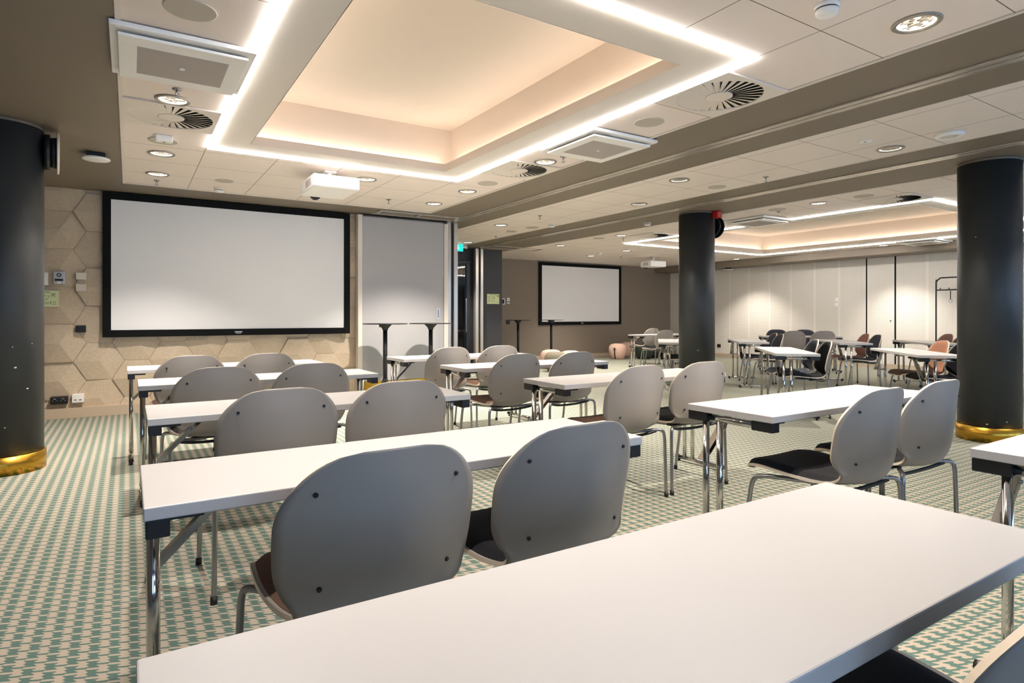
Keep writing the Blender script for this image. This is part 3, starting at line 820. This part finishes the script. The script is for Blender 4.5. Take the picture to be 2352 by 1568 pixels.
for kind, lab, x, y, dg in (('pink', 'pink pouf with a strap and ring, leftmost by the far wall', 11.0, 12.15, 208),
    ('pink', 'pink pouf half hidden behind the dark green pouf', 11.82, 12.62, 200),
    ('darkgreen', 'dark green pouf right of the pink pouf with a ring', 11.60, 11.78, 100),
    ('darkgreen', 'dark green pouf with a ring partly behind a table leg', 12.12, 11.95, 215),
    ('olive', 'olive pouf showing between chair backs beneath the bar tables', 7.46, 10.12, 60),
    ('pink', 'pink pouf behind the olive pouf beneath the left far bar table', 7.80, 10.75, 60),
    ('pink', 'pink pouf right of the olive pouf beneath the right far bar table', 7.93, 10.22, 60)):
    PF[kind].place(lab, (x, y, 0), math.radians(dg), 'poufs')

# coat rack by the right wall
t = thing('coat_rack', 'tall black tubular coat rack partly hidden by the right pillar', 'coat rack', (13.55, 5.3, 0))
MB().tube(catmull([(0, .38, .02), (0, .38, 1.70), (0, .37, 1.83), (0, .31, 1.89), (0, .25, 1.90), (0, -.25, 1.90), (0, -.31, 1.89), (0, -.37, 1.83), (0, -.38, 1.70), (0, -.38, .02)], 5), .014, 10).build('frame', 'black', t)
MB().tube([(0, .38, 1.66), (0, -.38, 1.66)], .014, 10).build('crossbar', 'black', t)
for k in range(5):
    MB().tube([(0, .3 - .15 * k, 1.66), (-.02, .3 - .15 * k, 1.70)], .009, 8).build('hook', 'black', t)
for yy in (.38, -.38): MB().tube([(-.25, yy, .015), (.25, yy, .015)], .014, 10).build('foot', 'black', t)
t = thing('coat_hanger', 'single hook strap with a metal ring hanging on the coat rack', 'hanger', (13.55, 5.43, 1.64))
MB().tube([(0, 0, .0), (0, 0, -.17)], .009, 8).build('strap', 'black', t)
MB().tube([(0, .028 * math.cos(a), -.20 + .032 * math.sin(a)) for a in [k * math.pi / 10 for k in range(21)]], .005, 8).build('ring', 'steel', t)

t = thing('floor_box', 'square carpeted floor box lid behind the front left chairs', 'floor box', (.43, 5.05, 0))
MB().box(-.106, .106, -.106, .106, 0.0002, .003).build('frame', 'steel', t)
MB().box(-.104, .104, -.104, .104, .0032, .0045).build('lid', 'carpet', t)
tag(MB().tube(catmull([(5.4, 9.9, .006), (5.55, 10.2, .006), (5.75, 10.15, .006), (5.95, 10.35, .006), (6.0, 10.8, .006), (6.1, 11.3, .006)], 8), .006, 8).build('floor_cable', 'whitetrim'), 'thin pale cable lying on the floor in front of the glass door', 'cable')

# ------------------------------------------------------------------ ceiling equipment
def make_downlight(lit):
    t = thing('downlight', '', 'light')
    MB().lathe([(.108, -.0005), (.108, -.006), (.100, -.011), (.086, -.010), (.084, -.0005)], n=40).build('trim_ring', 'ring', t)
    MB().lathe([(.083, -.0008), (.083, -.0022), (.074, -.0022), (.074, -.0008)], n=40).build('glow_ring', 'lampglow' if lit else 'dimglow', t)
    MB().lathe([(.0735, -.0008), (.0735, -.002)], n=40).build('reflector', 'refl_on' if lit else 'refl_off', t)
    L = bpy.data.lights.new('lamp', 'SPOT'); L.energy = 85 if lit else 32; L.color = (1, .92, .83); L.spot_size = math.radians(105); L.spot_blend = .7
    L.shadow_soft_size = .03
    o = bpy.data.objects.new('lamp', L); COL.objects.link(o); o.parent = t; o.location = (0, 0, -.035)
    return t
DL, DD = Proto(make_downlight(True)), Proto(make_downlight(False))
for lit, lab, x, y in (
    (1, 'downlight between the air unit and swirl vent in the left ceiling strip', .246, 4.634),
    (1, 'downlight beside the grey speaker disc in the left ceiling strip', .243, 6.22),
    (1, 'downlight in the left ceiling strip closest to the screen', .244, 7.14),
    (1, 'downlight just right of the near projector', 2.12, 6.235),
    (1, 'downlight beside the swirl vent in the strip right of the near tray', 3.30, 4.638),
    (1, 'downlight above the near tray corner, right of it towards the track', 3.318, 6.222),
    (1, 'downlight above the grey partition panel, next to the soffit corner', 3.316, 7.13),
    (1, 'large downlight at the top right of the photo', 3.276, 1.459),
    (0, 'dim downlight in the middle ceiling strip nearest the near track', 4.945, 4.5),
    (0, 'dim downlight in the middle ceiling strip just left of the pillar top', 5.569, 5.744),
    (1, 'downlight in the middle ceiling strip above the charcoal wall', 4.999, 8.241),
    (0, 'dim downlight in the middle strip above the right pillar', 5.557, 2.681),
    (1, 'small downlight beside the green exit sign', 5.636, 10.55),
    (1, 'far room downlight left of the middle pillar, before the light line corner', 7.477, 8.162),
    (1, 'far room downlight above the left end of the far screen', 7.494, 9.992),
    (1, 'far room downlight in front of the middle of the far screen', 9.429, 11.35),
    (1, 'far room downlight beneath the light line corner left of the middle pillar', 9.332, 10.018),
    (1, 'far room downlight between the air unit and swirl vent', 7.471, 4.471),
    (1, 'downlight near the bulkhead just right of the middle pillar', 13.1, 10.015),
    (1, 'downlight near the bulkhead beside the far air unit', 13.1, 6.45),
): (DL if lit else DD).place(lab, (x, y, CEIL), 0, 'recessed downlights')
for o in list(bpy.data.objects):        # the large downlight at the top right is the brightest one
    if o.type == 'LIGHT' and o.parent and 'top right of the photo' in o.parent.get('label', ''):
        o.data = o.data.copy(); o.data.energy = 115; o.data.color = (1, .88, .74)
    elif o.type == 'LIGHT' and o.parent and o.data.type == 'SPOT' and abs(o.parent.location.x - 3.31) < .05 and o.parent.location.y > 3:
        o.data = o.data.copy(); o.data.energy = 125
    elif o.type == 'LIGHT' and o.parent and o.data.type == 'SPOT' and abs(o.parent.location.x - .245) < .02 and o.parent.location.y > 6.5:
        o.data = o.data.copy(); o.data.energy = 60
    elif o.type == 'LIGHT' and o.parent and o.data.type == 'SPOT' and o.parent.location.x > 13:
        o.data = o.data.copy(); o.data.energy = 65
# unseen downlights added out of view to brighten the foreground tables and room
def added_downlight(lab, x, y): DL.place(lab, (x, y, CEIL), 0, 'recessed downlights')
DD.place('unseen dim downlight added in the left ceiling strip, out of view', (.244, 2.4, CEIL), 0, 'recessed downlights')
DD.place('unseen dim downlight added to brighten the left half of the foreground table', (.56, 1.25, CEIL), 0, 'recessed downlights')
DD.place('unseen dim downlight added to brighten the right half of the foreground table', (1.90, 1.25, CEIL), 0, 'recessed downlights')
added_downlight('unseen downlight added in the far room, out of view beyond the right pillar', 7.5, 1.5)
added_downlight('unseen downlight added by the bulkhead, out of view beyond the right pillar', 13.1, 2.9)

def make_vent():
    t = thing('swirl_vent', '', 'air vent')
    mb = MB(); n = 64; R = .272; sq = .297
    ci, so, co_ = [], [], []
    for k in range(n):
        a = 2 * math.pi * k / n; c, s = math.cos(a), math.sin(a); q = sq / max(abs(c), abs(s))
        ci.append((R * c, R * s)); so.append((q * c, q * s))
    for z in (-.012,):
        A = [mb.bm.verts.new((x, y, z)) for x, y in ci]; B = [mb.bm.verts.new((x, y, z)) for x, y in so]
        A2 = [mb.bm.verts.new((x, y, -.001)) for x, y in ci]; B2 = [mb.bm.verts.new((x, y, -.001)) for x, y in so]
        for k in range(n):
            j = (k + 1) % n
            mb.face([A[k], A[j], B[j], B[k]]); mb.face([A[k], A2[k], A2[j], A[j]]); mb.face([B[k], B[j], B2[j], B2[k]])
    mb.build('face_plate', 'whitetrim', t)
    MB().lathe([(.271, -.001), (.271, -.0025)], n=48).build('dark_throat', 'dark', t)
    MB().lathe([(.085, -.003), (.085, -.0125), (.08, -.0135)], n=40).build('hub', 'whitetrim', t)
    mb = MB(); nv = 30
    for k in range(nv):
        a = 2 * math.pi * k / nv; w = .021
        def P(r, da, z):
            ww = da * (.35 + .65 * r / .27)
            c, s = math.cos(a), math.sin(a); return (r * c - ww * s, r * s + ww * c, z)
        mb.quad([P(.082, -.022, -.0117), P(.271, -.0215, -.0117), P(.271, .020, -.0032), P(.082, .020, -.0032)])
    mb.build('vanes', 'whitetrim', t)
    return t
VT = Proto(make_vent())
for lab, x, y, rz in (('swirl air vent in the left ceiling strip beside the light line', .256, 5.02, 0), ('swirl air vent nearest the camera, right of the near tray', 3.262, 2.63, 0),
    ('swirl air vent beside the far air unit side of the near tray, right strip', 3.262, 5.03, 0), ('swirl air vent in the far room near the right pillar', 7.99, 3.80, 0), ('swirl air vent in the far room left of the middle pillar', 7.95, 7.85, 0)):
    VT.place(lab, (x, y, CEIL - .0005), rz, 'swirl vents')

def make_ac():
    t = thing('air_unit', '', 'air conditioner')
    mb = MB()
    for a, b_, c, d in ((-.335, .335, -.355, -.27), (-.335, .335, .27, .355), (-.335, -.27, -.27, .27), (.27, .335, -.27, .27)): mb.box(a, b_, c, d, -.03, -.006, bevel=.003)
    mb.build('frame', 'white', t)
    MB().box(-.268, .268, -.268, .268, -.022, -.004).build('cavity', 'dark', t)
    p = MB().box(-.30, .30, -.31, .31, -.058, -.042, bevel=.004).build('intake_panel', 'white', t)
    MB().box(-.215, .215, -.2, .2, -.0595, -.0582).build('grille', 'acgrille', p)
    MB().lathe([(.016, -.0597), (.014, -.064)], n=20).build('sensor', 'white', p)
    for sx in (-.2, .2):
        for sy in (-.2, .2): MB().tube([(sx, sy, -.0415), (sx, sy, -.0225)], .006, 8).build('hanger', 'steel', t)
    return t
AC = Proto(make_ac())
for lab, x, y in (('large square air unit with a hanging grille panel at the top left', .25, 3.86), ('square air unit with a hanging panel in the strip right of the near tray', 3.32, 3.91),
    ('square air unit in the far room beside the light line near the middle pillar', 8.0, 5.75), ('far air unit by the bulkhead above the flush door', 12.98, 5.65)):
    AC.place(lab, (x, y, CEIL - .0005), 0, 'air units')

def disc(name, label, cat, x, y, r, h, m_, group):
    t = thing(name, label, cat, (x, y, CEIL), 0, group)
    MB().lathe([(r, -.0005), (r, -h * .7), (r * .96, -h)], n=36).build('grille', m_, t)
for lab, x, y, r in (('large grey ceiling speaker disc cut by the top edge, left', .243, 3.22, .115), ('grey ceiling speaker disc under the small white motion sensor', .236, 5.76, .11),
    ('grey ceiling speaker disc in front of the screen by the smoke detector', .86, 7.13, .09), ('grey ceiling speaker disc near the tray corner, right strip', 3.307, 5.736, .11),
    ('grey ceiling speaker disc between near vent and air unit', 3.275, 3.273, .11), ('larger grey speaker disc in the middle strip over the exit sign', 5.575, 8.215, .11),
    ('smaller grey speaker disc in the middle strip over the exit sign', 5.539, 8.786, .09), ('grey speaker disc in the middle strip above the middle pillar', 5.572, 4.518, .10),
    ('grey speaker disc in the far room above the far air unit', 7.456, 5.048, .11), ('grey speaker disc in the far room beside the vent near the right pillar', 7.5, 4.02 - .1, .11), ('grey speaker disc in the far room left of the middle pillar', 7.422, 8.707, .11)):
    disc('ceiling_speaker', lab, 'speaker', x, y, r, .006, 'speakergrille', 'ceiling speakers')

def make_sprinkler():
    t = thing('sprinkler', '', 'sprinkler')
    MB().lathe([(.03, -.0005), (.028, -.006), (.012, -.008)], n=20).build('rosette', 'steel', t)
    b = MB(); b.lathe([(.008, -.008), (.008, -.022)], n=12); b.tube([(.008, 0, -.02), (.013, 0, -.034), (.005, 0, -.05)], .0025, 6); b.tube([(-.008, 0, -.02), (-.013, 0, -.034), (-.005, 0, -.05)], .0025, 6)
    b.build('frame', 'steel', t)
    MB().lathe([(.018, -.050), (.018, -.053)], n=16).build('deflector', 'steel', t)
    return t
SP = Proto(make_sprinkler())
for lab, x, y in (('sprinkler beside the large top left air unit', .258, 4.40), ('sprinkler in the left strip closest to the screen wall', .247, 7.49), ('sprinkler above the grey partition panel, mid strip', 2.728, 7.19),
    ('sprinkler beside the air unit in the strip right of the near tray', 3.328, 4.40), ('sprinkler in the middle strip before the smoke detector', 5.014, 7.186), ('sprinkler in the middle strip near the exit sign', 5.633, 9.469),
    ('sprinkler in the middle strip right of the middle pillar top', 5.598, 3.92), ('sprinkler in the far room above the air unit', 7.62, 5.14), ('sprinkler in front of the far screen', 10.2, 11.15), ('sprinkler left of the middle pillar by the far light line', 7.792, 8.45)):
    SP.place(lab, (x, y, CEIL), .5, 'sprinklers')

def make_smoke():
    t = thing('smoke_detector', '', 'smoke detector')
    MB().lathe([(.055, -.0005), (.055, -.014), (.05, -.018)], n=32).build('base', 'white', t)
    MB().lathe([(.046, -.018), (.046, -.024)], n=32).build('vent_slot', 'dark', t)
    MB().lathe([(.05, -.024), (.05, -.036), (.044, -.046), (.02, -.049)], n=32).build('head', 'white', t)
    return t
SM = Proto(make_smoke())
for lab, x, y in (('white smoke detector cut by the top edge at the right', 2.74, 1.60), ('white smoke detector above the screen at the left', .859, 7.58), ('white smoke detector in the middle strip left of the pillar', 5.651, 7.775),
    ('white smoke detector on the soffit left of the middle pillar', 6.802, 6.834), ('white smoke detector above the far screen', 9.132, 10.697)):
    SM.place(lab, (x, y, CEIL), 0, 'smoke detectors')
t = thing('ceiling_lamp', 'round white surface light in the ceiling strip beside the right pillar', 'light', (5.50, 2.21, CEIL))
MB().lathe([(.10, -.0005), (.10, -.02), (.085, -.03), (.07, -.03), (.066, -.018)], n=40).build('rim', 'white', t)
MB().lathe([(.064, -.018), (.055, -.026), (.02, -.03)], n=40).build('diffuser', 'cream', t)
t = thing('ceiling_sensor', 'flat white sensor disc with two dots near the right pillar', 'sensor', (5.15, 2.68, CEIL))
MB().lathe([(.055, -.0005), (.05, -.006)], n=32).build('disc', 'white', t)
b = MB(); b.lathe([(.006, -.006), (.006, -.0075)], cx=-.009, n=10); b.lathe([(.006, -.006), (.006, -.0075)], cx=.009, n=10); b.build('lens', 'black', t)
t = thing('motion_sensor', 'small white motion sensor over the grey speaker disc, left strip', 'sensor', (.236, 5.60, CEIL))
MB().box(-.06, .06, -.035, .035, -.05, -.0005, bevel=.006).build('housing', 'white', t)
MB().lathe([(.012, -.0502), (.01, -.054)], n=16).build('lens', 'acgrille', t)
t = thing('wireless_access_point', 'white flat access point hanging from the taupe ceiling at the left', 'access point', (-.25, 6.53, CEIL))
MB().box(-.07, .07, -.06, .06, -.035, -.0005, bevel=.004).build('bracket', 'black', t)
MB().lathe([(.06, -.0355), (.105, -.043), (.11, -.052), (.10, -.060), (.06, -.063)], n=36).build('body', 'white', t)
t = thing('wireless_access_point', 'dark edged access point beneath the bulkhead right of the middle pillar', 'access point', (13.65, 10.7, 2.4395))
MB().box(-.06, .06, -.06, .06, -.03, -.0005, bevel=.004).build('bracket', 'black', t)
MB().lathe([(.06, -.0305), (.125, -.04), (.12, -.055)], n=36).build('body', 'white', t)
t = thing('dome_camera', 'white dome camera above the glass door', 'camera', (5.83, 11.1, CEIL))
MB().lathe([(.075, -.0005), (.075, -.06), (.068, -.066)], n=32).build('base', 'white', t)
MB().lathe([(.055, -.066), (.05, -.095), (.03, -.113), (.005, -.118)], n=32).build('dome', 'dark', t)

# projectors
def projector(label, x, y, z, w, d, h, rz, lens_side):
    t = thing('ceiling_projector', label, 'projector', (x, y, z), rz)
    MB().box(-w / 2, w / 2, -d / 2, d / 2, 0, h, bevel=.014, seg=3).build('body', 'white', t)
    MB().lathe([(.055, d / 2 - .005), (.055, d / 2 + .04), (.045, d / 2 + .045)], axis='y', cx=-.06, cz=.03, n=28).build('lens', 'black', t)
    b = MB()
    for k in range(11): b.box(-w / 2 - .0015, -w / 2 + .002, -d / 2 + .1 + k * .018, -d / 2 + .11 + k * .018, .025, h - .03)
    b.build('vent_grille', 'acgrille', t)
    mt = MB(); mt.lathe([(.025, h), (.025, CEIL - z - .012)], n=18); mt.box(-.06, .06, -.06, .06, CEIL - z - .012, CEIL - z - .0005, bevel=.003)
    mt = mt.build('ceiling_mount', 'white', t)
    for a in (25, 145, 265):
        c, s = math.cos(math.radians(a)), math.sin(math.radians(a)); MB().tube([(c * .03, s * .03, h + .035), (c * .16, s * .16, h + .001)], .009, 8).build('mount_arm', 'white', mt)
projector('white ceiling projector hanging in front of the near light line', 1.70, 6.14, 2.388, .45, .56, .125, 0, 1)
projector('white ceiling projector in the far room left of the middle pillar', 11.05, 10.9, 2.36, .48, .40, .14, math.radians(-6), 1)

# ------------------------------------------------------------------ camera, world, view
cam = bpy.data.cameras.new('camera'); co = bpy.data.objects.new('camera', cam); COL.objects.link(co)
co.location = (0, 0, 1.16); co.rotation_euler = (math.radians(90), 0, -math.atan2(879, 1392))
cam.sensor_width = 36; cam.lens = 36 * 1392 / 2352; cam.shift_y = -(784 - 724) / 2352; cam.clip_start = .02
scn.camera = co
w = bpy.data.worlds.new('world'); scn.world = w; w.use_nodes = True
bg = w.node_tree.nodes['Background']; bg.inputs[0].default_value = (.40, .63, 1.0, 1); bg.inputs[1].default_value = 1.75
vs = scn.view_settings
scn.display_settings.display_device = 'sRGB'
vs.view_transform = 'Standard'; vs.look = 'None'; vs.gamma = 1; vs.use_curve_mapping = False
vs.exposure = 1.68
scn.cycles.use_denoising = True
scn.cycles.max_bounces = 8; scn.cycles.diffuse_bounces = 5
scn.cycles.sample_clamp_indirect = 6
